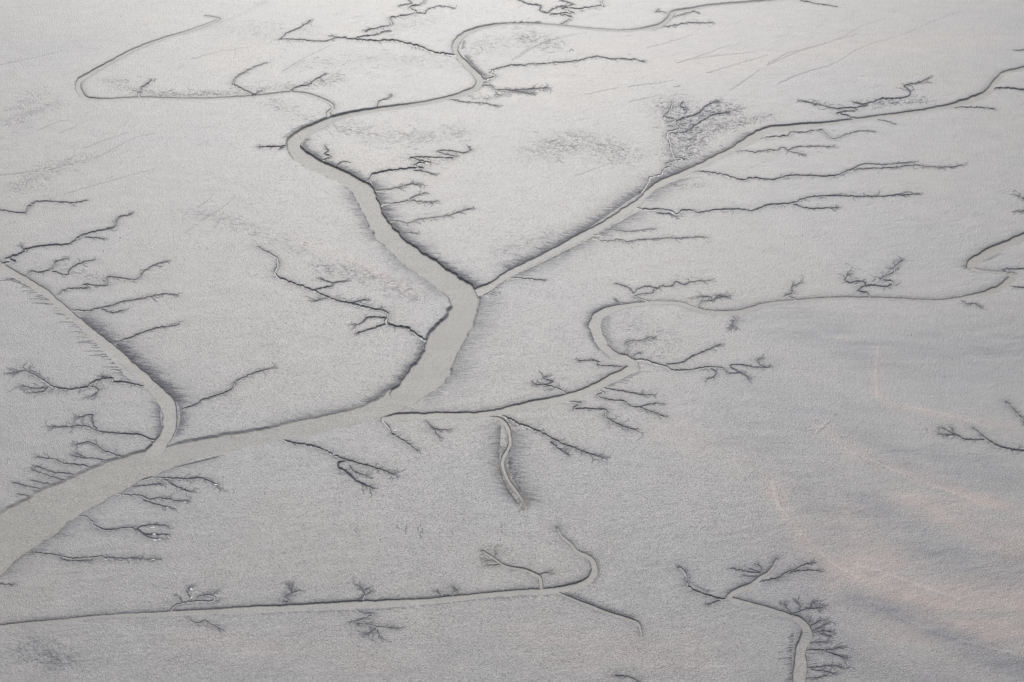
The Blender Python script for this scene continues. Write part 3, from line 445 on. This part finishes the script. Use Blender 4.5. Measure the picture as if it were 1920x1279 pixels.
def blob(arr, spec):
    for s, r, k in spec:
        P = smooth(parse(s, (1, 1)), 25); W = [unproject(u, v) for u, v, _ in P]
        for (a, pa), (b, pb) in zip(zip(W, P), zip(W[1:], P[1:])):
            mpp = px_of(float(a[0]), float(a[1]))[2] / FPX; R = r * mpp * 1.15
            f = seg_field((float(a[0]), float(a[1])), (float(b[0]), float(b[1])), R * 2.6)
            if f is None: continue
            w, s_, d, _ = f; e = (k * np.exp(-(d / R) ** 2)).astype(np.float32)
            x = arr[w]; np.maximum(x, e, out=x)
ridge = np.zeros((NV, NU), np.float32)
RIDGE = [("1450,905 1462,950 1490,985 1530,1028 1560,1058 1610,1085", 3.2, .6), ("1530,812 1548,795 1556,788", 2.5, .5), ("1545,812 1600,850 1640,868 1700,892", 3.2, .55), ("1700,892 1760,915 1830,940", 5, .35),
 ("1648,650 1643,700 1646,745", 2.6, .18), ("1632,1128 1690,1160 1760,1188 1850,1215 1960,1240", 4, .4), ("1610,1060 1700,1090 1800,1125", 5, .35), ("1465,910 1500,975 1545,1020", 2.2, .35), ("1700,762 1800,785 1860,805", 4, .3)]
blob(ridge, RIDGE)
blob(sand, SAND); blob(silt, SILT); blob(rough, ROUGH)

TAGS = {}; oid = 0
for lab, bank, halo, shade_sd, kdc, s in CHAN:
    if oid == 0 or TAGS[oid][1] != lab: oid += 1; TAGS[oid] = ('tidal_channel', lab, WATER if lab == MAIN else PALE)
    P = smooth(parse(s), 6.0)
    P = [(u + 0.5 * random.gauss(0, .5), v + 0.5 * random.gauss(0, .3), t * (1 + 0.03 * random.gauss(0, 1))) for u, v, t in P]
    dig(to_world(P, 0.70), oid, bank, halo, wet_shade_amt=0.95, kd=kdc, flat=True, fuzz=(2.2, .35), shade_side=shade_sd)
for lab, tr, dens, ln, lines in CREEK:
    oid += 1; TAGS[oid] = ('tidal_creek', lab, PALE if tr[0] > 3.4 else GULLY)
    for k, s in enumerate(lines):
        P = smooth(parse(s, tr), 3.5)
        P = [(u + random.gauss(0, .8), v + random.gauss(0, .5), t * random.uniform(.6, 1.3)) for u, v, t in P]
        if tr[0] > 3.4 and (k == 0 or P[0][2] > 2.4):
            dig(to_world([(u, v, t * 1.25) for u, v, t in smooth(parse(s, tr), 4.0)], 0.55), oid, (1.2, 1.2), wet_shade_amt=.9, flat=True, fuzz=(1.6, .35), shade_side=(1, .7) if P[-1][0] > P[0][0] else (.7, 1))
        else:
            Q = [(u, v, t * 1.0) for u, v, t in P]; cut = [i for i, q in enumerate(Q) if q[2] > 1.25]; m = (cut[-1] + 1) if cut and k == 0 else 0
            if m > 2: dig(to_world(Q[:m], 0.85), oid, (.75, .75), wet_shade_amt=.92, flat=True, fuzz=(2.4, .40))
            if m < len(Q): dig(to_world(Q[max(0, m - 1):], 0.75), oid, (.9, .9), wet_shade_amt=.76, fuzz=(2.2, .34))
        twigs(P, oid, dens * 1.25 + .02, ln, 0, .7, .66)
        hd = P[len(P) // 3:] if k == 0 else P                    # faint micro-runnels feathering the ground around it
        for _ in range(int(len(hd) * (.15 + dens * 3.2))):
            u, v, _t = random.choice(hd); u += random.gauss(0, 7); v += random.gauss(0, 4)
            l = random.uniform(3, 10); an = random.choice((0, math.pi)) + random.gauss(0, .5)
            groove(u, v, u + math.cos(an) * l, v + math.sin(an) * l * .55, .7, .3, .4, random.uniform(.12, .38), .35)
        if dens > .045:                                          # the feathered head
            (a, b, _), (c, d, _) = P[max(0, len(P) - 3)], P[-1]; a0 = math.atan2(d - b, c - a)
            for _ in range(random.randint(2, 4)):
                an = a0 + random.uniform(-.7, .7); l_ = ln * random.uniform(.5, 1.2)
                Q = groove(c - (c - a) * random.random(), d - (d - b) * random.random(), c + math.cos(an) * l_, d + math.sin(an) * l_ * .6, 0.9, .3, .5, .5, .3, oid)
                twigs(Q, oid, .10, 4, 1, .6, .6)
def bank_top(u, v, dx, dy):
    """walk outward from the channel until the bank top is reached"""
    L = math.hypot(dx, dy); ux, uy = dx / L, dy / L
    for k in range(26):
        X, Y = unproject(u, v); uu, vv, _ = px_of(float(X), float(Y))
        i = I0 + int((uu - U0) / SU); j = NF + int((vv - V0) / SV)
        if not (0 < i < NU and 0 < j < NV) or base_carve[j, i] < 0.22: break
        u += ux; v += uy
    return u, v
base_carve = carve.copy()
def shade_slope(P, dx, dy, st):
    """slope beside a bank: darkened by painted shade and wet mud, sloping gently down to it, on the side the rills run"""
    for (u0, v0, _), (u1, v1, _) in zip(P[:-1], P[1:]):
        a = unproject(u0, v0); b = unproject(u1, v1); c = unproject(u0 + dx, v0 + dy)
        a, b, c = [(float(t[0]), float(t[1])) for t in (a, b, c)]
        bx, by = b[0] - a[0], b[1] - a[1]; L = math.hypot(bx, by) + 1e-9; cr = (bx * (c[1] - a[1]) - by * (c[0] - a[0])) / L
        R = max(1.8, abs(cr) * 0.95); f = seg_field(a, b, R * 3)
        if f is None: continue
        w, s_, d, side = f; e = np.exp(-(d / R) ** 1.2) * ((side > 0) == (cr > 0))
        x = fuzzf[w]; np.maximum(x, (e * st).astype(np.float32), out=x)
        x = soft[w]; np.maximum(x, (e * 0.4).astype(np.float32), out=x)
for s, n, (d0, d1), sl, th, st in HATCH:
    P = smooth(parse(s, (1, 1)), 6.0); L = len(P) - 1; far = d1 if abs(d1) > abs(d0) else d0; near = d0 if far == d1 else d1
    if d0 * d1 > 0: P = [(*bank_top(p[0], p[1], far, far * sl), 1) for p in P]
    if d0 * d1 > 0 and n > 30: shade_slope(P, far * .8, far * .8 * sl, st * .92)
    for i in range(int(n * 1.6)):
        f = (i + random.random()) / (n * 1.6) * L; j = min(int(f), L - 1); f -= j
        u = P[j][0] + (P[j + 1][0] - P[j][0]) * f; v = P[j][1] + (P[j + 1][1] - P[j][1]) * f
        dx = (near + (far - near) * random.random() ** 1.5) * random.choice((.35, .6, .85, 1.2)) if d0 * d1 > 0 else random.uniform(d0, d1)
        dy = dx * (sl + random.gauss(0, .10)) * (1 if abs(sl) < .3 else random.uniform(.4, 1.3))
        groove(u, v, u + dx, v + dy, th * random.uniform(.8, 1.2), 0.25, 0.45 + 0.3 * st, st * random.uniform(.6, 1.1), 0.10)
for s in STREAK:
    P = smooth(parse(s, (1.6, 0.6)), 5.0); P = [(u + random.gauss(0, .5), v + random.gauss(0, .5), t) for u, v, t in P]
    dig(to_world(P), 0, wet_shade_amt=0.19, kd=0.3)

for s, r, k in ROUGH:                                            # tangles of tiny runnels that roughen and darken whole patches
    P = smooth(parse(s, (1, 1)), 6.0); Lp = len(P) * 6
    for _ in range(int(Lp * r * k * 0.022)):
        u, v, _t = random.choice(P); u += random.gauss(0, r * .55); v += random.gauss(0, r * .38)
        l = random.uniform(4, 14); a = random.choice((0, math.pi)) + random.gauss(0, .45)
        groove(u, v, u + math.cos(a) * l, v + math.sin(a) * l * .55, random.uniform(.6, 1.1), .3, .5, k * random.uniform(.15, .5), .35)
def inside(u, v, boxes): return any(a <= u <= b and c <= v <= d for a, b, c, d in boxes)
for _ in range(1500):                                            # scratches the tide has combed across the upper flats
    u, v = random.uniform(-80, 2000), random.uniform(-60, 520) if random.random() < .75 else random.uniform(500, 1340)
    l = random.uniform(6, 34) * (.5 + .5 * random.random()); a = -0.32 + random.gauss(0, .16) if v < 520 else random.gauss(.05, .25)
    P = [(u + math.cos(a) * l * f, v + math.sin(a) * l * f + random.gauss(0, .5), 1.0 * (1 - .6 * f)) for f in (0, .33, .66, 1)]
    dig(to_world(P), 0, wet_shade_amt=random.uniform(.02, .13), kd=.2)

# ------------------------------------------------------------------ heights
cell = (T / FPX)[:, None] / 0.5
und = 0.5 * vnoise(GX, GY, 140, 1) + 0.16 * vnoise(GX, GY, 38, 2)
ca, sa = math.cos(0.35), math.sin(0.35)
GA = (GX * ca + GY * sa) * 0.35; GB = -GX * sa + GY * ca
mask = np.clip(vnoise(GX, GY, 90, 3) * 2.2 + 0.35, 0, 1)
rip = 0.09 * vnoise(GA, GB, 3.4, 4) + 0.06 * vnoise(GA, GB, 1.7, 5)
pits = np.maximum(vnoise(GX, GY, 2.2, 6), 0) + np.maximum(vnoise(GX * 1.1, GY * 0.8, 1.2, 8), 0)
z = und + rip * (0.25 + 0.75 * mask) - (0.55 * rough) * pits
fine = 0.055 * vnoise(GX, GY, 0.9, 9) + 0.035 * rng.standard_normal(GX.shape)
z = z + fine + 0.25 * ridge
inchan = np.clip(carve / 0.6, 0, 1)
z = z * (1 - 0.85 * inchan) - np.maximum(carve, 0) - 0.9 * soft * (1 - inchan)
z[:, :I0] = 0; z[:, -I0:] = 0; z[:NF] = 0; z[NF + len(vs_):] = 0
stk = 1 + 1.1 * vnoise(GX * .25 + GY * .06, GY, 7, 41) + .8 * vnoise(GX * .2 + GY * .05, GY, 2.6, 42)
sand = np.clip(sand * stk, 0, 1).astype(np.float32); silt = np.clip(silt * stk, 0, 1).astype(np.float32)
wet_shade_map = np.clip(wet_shade_map + 0.3 * np.minimum(rough, 1) * np.clip(pits * 2.4, 0, 1), 0, 1)  # rough patches coloured darker in their pits
fib = 0.5 + vnoise(GX * 0.2, GY, 0.6, 21) + 0.6 * vnoise(GX * 0.35, GY, 1.6, 22)
wet_shade_map = np.maximum(wet_shade_map, np.clip(fuzzf * (0.22 + 1.05 * fib), 0, 0.85) * (idm == 0))  # soft dark margin beside banks: slope shade and wet mud put into colour
bank_shade = shade_sel * np.clip(1.02 - np.abs(prm - 0.42) * 1.8, 0, 1)  # bank shade painted into the colour, mostly on far banks
wet_shade_map = np.where(prm > 0.85, bank_shade, np.maximum(wet_shade_map, bank_shade))
fid = idm[:-1, :-1].copy()
for a in (idm[1:, :-1], idm[:-1, 1:], idm[1:, 1:]): fid = np.where(fid == 0, a, fid)

# ------------------------------------------------------------------ meshes
VX, VY, VZ = GX.ravel(), GY.ravel(), z.ravel()
FS, FC, FW, FR = sand.ravel(), silt.ravel(), wet_shade_map.ravel(), np.clip(ridge * stk, 0, 1).ravel()
J, I = np.meshgrid(np.arange(NV - 1), np.arange(NU - 1), indexing='ij')
def make(name, mask2, mat):
    j, i = J[mask2], I[mask2]
    if len(j) < 3: return None
    q = np.stack([j * NU + i, (j + 1) * NU + i, (j + 1) * NU + i + 1, j * NU + i + 1], 1)
    vid, inv = np.unique(q.ravel(), return_inverse=True); nf = len(q)
    me = bpy.data.meshes.new(name); me.vertices.add(len(vid))
    me.vertices.foreach_set('co', np.stack([VX[vid], VY[vid], VZ[vid]], 1).astype(np.float32).ravel())
    me.loops.add(nf * 4); me.loops.foreach_set('vertex_index', inv.astype(np.int32).ravel())
    me.polygons.add(nf); me.polygons.foreach_set('loop_start', np.arange(0, nf * 4, 4, dtype=np.int32))
    me.polygons.foreach_set('loop_total', np.full(nf, 4, np.int32))
    for nm, A in (('sand', FS), ('silt', FC), ('wet', FW), ('ridge', FR)):  # 'wet' holds wet mud plus painted bank shade
        at = me.attributes.new(nm, 'FLOAT', 'POINT'); at.data.foreach_set('value', A[vid].astype(np.float32))
    me.materials.append(mat); me.update(calc_edges=True)
    me.polygons.foreach_set('use_smooth', np.zeros(nf, bool))
    o = bpy.data.objects.new(name, me); sc.collection.objects.link(o); return o
g = make('ground', fid == 0, MUD); g['kind'] = 'structure'
for k, (nm, lab, mat) in TAGS.items():
    o = make(nm, fid == k, mat)
    if o is None: print('empty', lab); continue
    o['kind'] = 'structure'; o['label'] = lab

# ------------------------------------------------------------------ birds and white patches
def ground_z(X, Y):
    u, v, t = px_of(X, Y); i = I0 + (u - U0) / SU; j = NF + (v - V0) / SV
    return float(z[int(round(j)), int(round(i))])
def simple_mat(name, c, r=0.7):
    m, nt, p = new_mat(name); v = mapped(nt, (1, 1, 1)); n = noise(nt, v, 14, 3)
    col = mixc(nt, n, tuple(x * 0.75 for x in c), tuple(min(1, x * 1.2) for x in c)); nt.links.new(col, p.inputs['Base Color'])
    p.inputs['Roughness'].default_value = r; return m
DARKF = simple_mat('dark_feathers', (0.035, 0.035, 0.04)); WHITEF = simple_mat('white_feathers', (0.85, 0.85, 0.83))
BILL = simple_mat('bill', (0.3, 0.12, 0.04)); LEGM = simple_mat('leg_skin', (0.25, 0.14, 0.09))
WHITEP = simple_mat('white_patch_mat', (0.9, 0.89, 0.86), 0.35)

def loft(rings, seg=10):
    """body of revolution along a bent spine: rings = (x, z, radius_y, radius_z)"""
    vs, fs = [], []
    for x, zz, ry, rz in rings:
        for k in range(seg):
            a = 2 * math.pi * k / seg; vs.append((x, ry * math.cos(a), zz + rz * math.sin(a)))
    for r in range(len(rings) - 1):
        for k in range(seg):
            a, b = r * seg + k, r * seg + (k + 1) % seg; fs.append((a, b, b + seg, a + seg))
    vs.append((rings[0][0], 0, rings[0][1])); vs.append((rings[-1][0], 0, rings[-1][1])); n = len(vs)
    for k in range(seg):
        fs.append((n - 2, (k + 1) % seg, k)); b = (len(rings) - 1) * seg; fs.append((n - 1, b + k, b + (k + 1) % seg))
    return vs, fs
def mesh_of(name, vs, fs, mat, smooth_=True):
    me = bpy.data.meshes.new(name); me.from_pydata(vs, [], fs); me.materials.append(mat)
    me.polygons.foreach_set('use_smooth', [smooth_] * len(me.polygons)); me.update(); return me
def tube(p, q, r0, r1, seg=6):
    p, q = Vector(p), Vector(q); d = (q - p).normalized(); a = d.orthogonal().normalized(); b = d.cross(a); vs, fs = [], []
    for c, r in ((p, r0), (q, r1)):
        for k in range(seg): t = 2 * math.pi * k / seg; vs.append(tuple(c + a * r * math.cos(t) + b * r * math.sin(t)))
    for k in range(seg): fs.append((k, (k + 1) % seg, seg + (k + 1) % seg, seg + k))
    fs.append(tuple(range(seg))[::-1]); fs.append(tuple(range(seg, 2 * seg))); return vs, fs
BODY = [(-.27, .27, .012, .006), (-.20, .265, .035, .018), (-.13, .26, .07, .05), (-.03, .255, .095, .08), (.07, .265, .088, .082), (.13, .30, .06, .062), (.155, .345, .042, .045), (.175, .385, .036, .038), (.20, .41, .042, .04), (.235, .41, .032, .03), (.255, .405, .012, .012)]
def bird_meshes(fm, wingm):
    bm_ = mesh_of('body', *loft(BODY), fm)
    ws = []
    for s in (-1, 1):
        v = [(x, s * (y + .008), z_) for x, y, z_ in [(.08, .07, .33), (.10, .092, .27), (.02, .098, .23), (-.15, .06, .25), (-.32, .015, .285), (-.14, .055, .315), (-.02, .08, .335)]]
        v2 = [(x, y - s * .02, z_) for x, y, z_ in v]; n = len(v)
        f = [tuple(range(n)) if s > 0 else tuple(range(n))[::-1], tuple(range(n, 2 * n))[::-1] if s > 0 else tuple(range(n, 2 * n))]
        f += [((k + 1) % n, k, n + k, n + (k + 1) % n) for k in range(n)]
        ws.append(mesh_of('wing', v + v2, f, wingm, False))
    return bm_, ws, mesh_of('bill', *tube((.245, 0, .405), (.33, 0, .395), .012, .003), BILL), [mesh_of('leg', *tube((0, s * .035, .20), (.01, s * .035, -.01), .009, .007), LEGM) for s in (-1, 1)]
dark_set = bird_meshes(DARKF, DARKF); white_set = bird_meshes(WHITEF, simple_mat('pale_grey_wing', (0.5, 0.52, 0.55)))
def make_bird(st):
    e = bpy.data.objects.new('bird', None); sc.collection.objects.link(e)
    for nm, me in [('body', st[0]), ('wing', st[1][0]), ('wing', st[1][1]), ('bill', st[2]), ('leg', st[3][0]), ('leg', st[3][1])]:
        c = bpy.data.objects.new(nm, me); sc.collection.objects.link(c); c.parent = e
    return e
def copy_thing(src):
    r = src.copy(); sc.collection.objects.link(r)
    for ch in src.children:
        c = ch.copy(); sc.collection.objects.link(c); c.parent = r
    return r
FL = "small dark bird in the loose flock on bare mud above the straight bottom channel"
birds = [(745, 987, FL), (762, 988, FL), (788, 985, FL), (784, 990, FL), (784, 994, FL), (761, 993, FL), (792, 994, FL), (789, 998, FL), (793, 999, FL), (790, 1008, FL), (788, 1005, FL), (824, 999, FL), (848, 999, FL), (760, 999, FL), (940, 987, FL), (941, 998, FL), (938, 1011, FL), (870, 975, FL),
 (668, 997, "lone dark bird standing on the mud left of the loose flock"), (713, 1013, "lone dark bird standing just below and left of the loose flock"), (780, 1038, "lone dark bird standing on the mud below the loose flock"),
 (1566, 778, "dark bird standing on smooth mud, upper of a pair right of the middle"), (1577, 820, "dark bird standing on smooth mud, lower of a pair right of the middle"), (1772, 708, "lone dark bird on the empty mud below the hairpin bend"), (1738, 806, "dark bird on mud just left of the feathery creek at the right"),
 (28, 417, "lone dark bird near the left edge on the upper flats"), (226, 447, "dark bird right below the hooked tip of the creek at upper left"), (280, 457, "lone dark bird on open mud right of the hooked creek tip"), (388, 465, "lone dark bird farthest out on the open mud left of the sinuous creek"), (194, 471, "dark bird on the mud under the wandering creek at the left edge"),
 (1505, 442, "dark bird on open mud under the long forked gullies, upper of two"), (1471, 458, "dark bird on open mud under the long forked gullies, lower of two"), (1709, 629, "lone dark bird on the plain mud below the straight reach of the hairpin channel"), (55, 941, "dark bird at the upper edge of the broad channel near the left edge"), (434, 820, "dark bird at the upper edge of the broad channel in the lower left middle"),
 (73, 663, "lone dark bird on the mud above the feathered curling creek")]
wb_ = [(55, 1006, "white gull resting on the broad channel near the left edge, upper of two"), (51, 1012, "white gull resting on the broad channel near the left edge, lower of two"), (2, 1051, "white gull on the broad channel at the very left edge"), (1677, 796, "lone white gull standing on the mud right of the middle")]
for lst, st, grp, cat, sc_ in ((birds, dark_set, 'dark birds scattered over the mudflat', 'bird', 1.75), (wb_, white_set, 'white gulls on the mud and the channel', 'gull', 1.7)):
    proto = make_bird(st)
    for i, (u, v, lab) in enumerate(lst):
        b = proto if i == 0 else copy_thing(proto)
        x, y = unproject(u, v); x, y = float(x), float(y); zz = ground_z(x, y)
        x, y = unproject(u, v, zz); x, y = float(x), float(y)
        b.location = (x, y, ground_z(x, y) - 0.03); b.rotation_euler = (0, 0, random.uniform(0, 6.28)); b.scale = (sc_,) * 3
        b['label'] = lab; b['category'] = cat; b['group'] = grp

def shell_patch(u, v, lu, lv, ang):  # low irregular white mound on the mud
    x, y = unproject(u, v); x, y = float(x), float(y); mpp = px_of(x, y)[2] / FPX
    n = 18; vs, fs = [(0, 0, .16)], []
    for r, (k, hh) in enumerate(((.5, .13), (1.0, -.30))):
        for i in range(n):
            a = 2 * math.pi * i / n; rr = k * random.uniform(.7, 1.15)
            vs.append((math.cos(a) * rr * lu * mpp / 1.7, math.sin(a) * rr * lv * mpp * 1.3, hh + .08))
    for i in range(n): fs.append((0, 1 + i, 1 + (i + 1) % n)); fs.append((1 + i, 1 + n + i, 1 + n + (i + 1) % n, 1 + (i + 1) % n))
    o = bpy.data.objects.new('shell_patch', mesh_of('shell_patch', vs, fs, WHITEP)); sc.collection.objects.link(o)  # low white mound, not known to be shell
    o.location = (x, y, ground_z(x, y) + 0.02); o.rotation_euler = (0, 0, ang); return o
PN = "on the prongs of the crooked creek at the lower left"
patches = [(741, 808, 7, 2, .5, "bright white streak beside the short slanting creek under the channel junction"), (626, 852, 5, 2, -.3, "bright white fleck on the double-tipped creek, upper of two"), (630, 855, 4, 1.5, -.3, "bright white fleck on the double-tipped creek, lower of two"),
 (405, 909, 8, 2, -.3, "bright white fleck at the tip of the smudged creek, lower left"), (347, 942, 9, 1.6, 0, "white sliver at the tip of the second smudged creek"), (314, 952, 4, 1.6, 0, "small white fleck under the second smudged creek"),
 (286, 989, 10, 2, 0, "white streak, uppermost " + PN), (289, 1001, 9, 2, -.3, "white streak, second from top " + PN), (299, 1011, 8, 2, .1, "white streak, right lowest on the crooked creek prongs at the lower left"), (290, 1013, 8, 2, -.6, "white streak, left lowest on the crooked creek prongs at the lower left"),
 (198, 1049, 5, 1.4, 0, "white fleck on the thin level creek near the lower left corner, left one"), (287, 1049, 10, 1.4, 0, "white sliver at the right tip of the thin level creek near the lower left corner"),
 (359, 1105, 4, 5, .8, "white slanting streak above the knotted creek near the straight bottom channel"), (359, 1121, 4, 3, 0, "small white fleck in the knotted creek near the straight bottom channel"), (240, 911, 3, 1.5, 0, "tiny white fleck at the lower edge of the broad channel")]
for u, v, a, b, r, lab in patches:
    o = shell_patch(u, v, a, b, r); o['label'] = lab; o['category'] = 'shell patch'; o['group'] = 'small white patches on the mud'
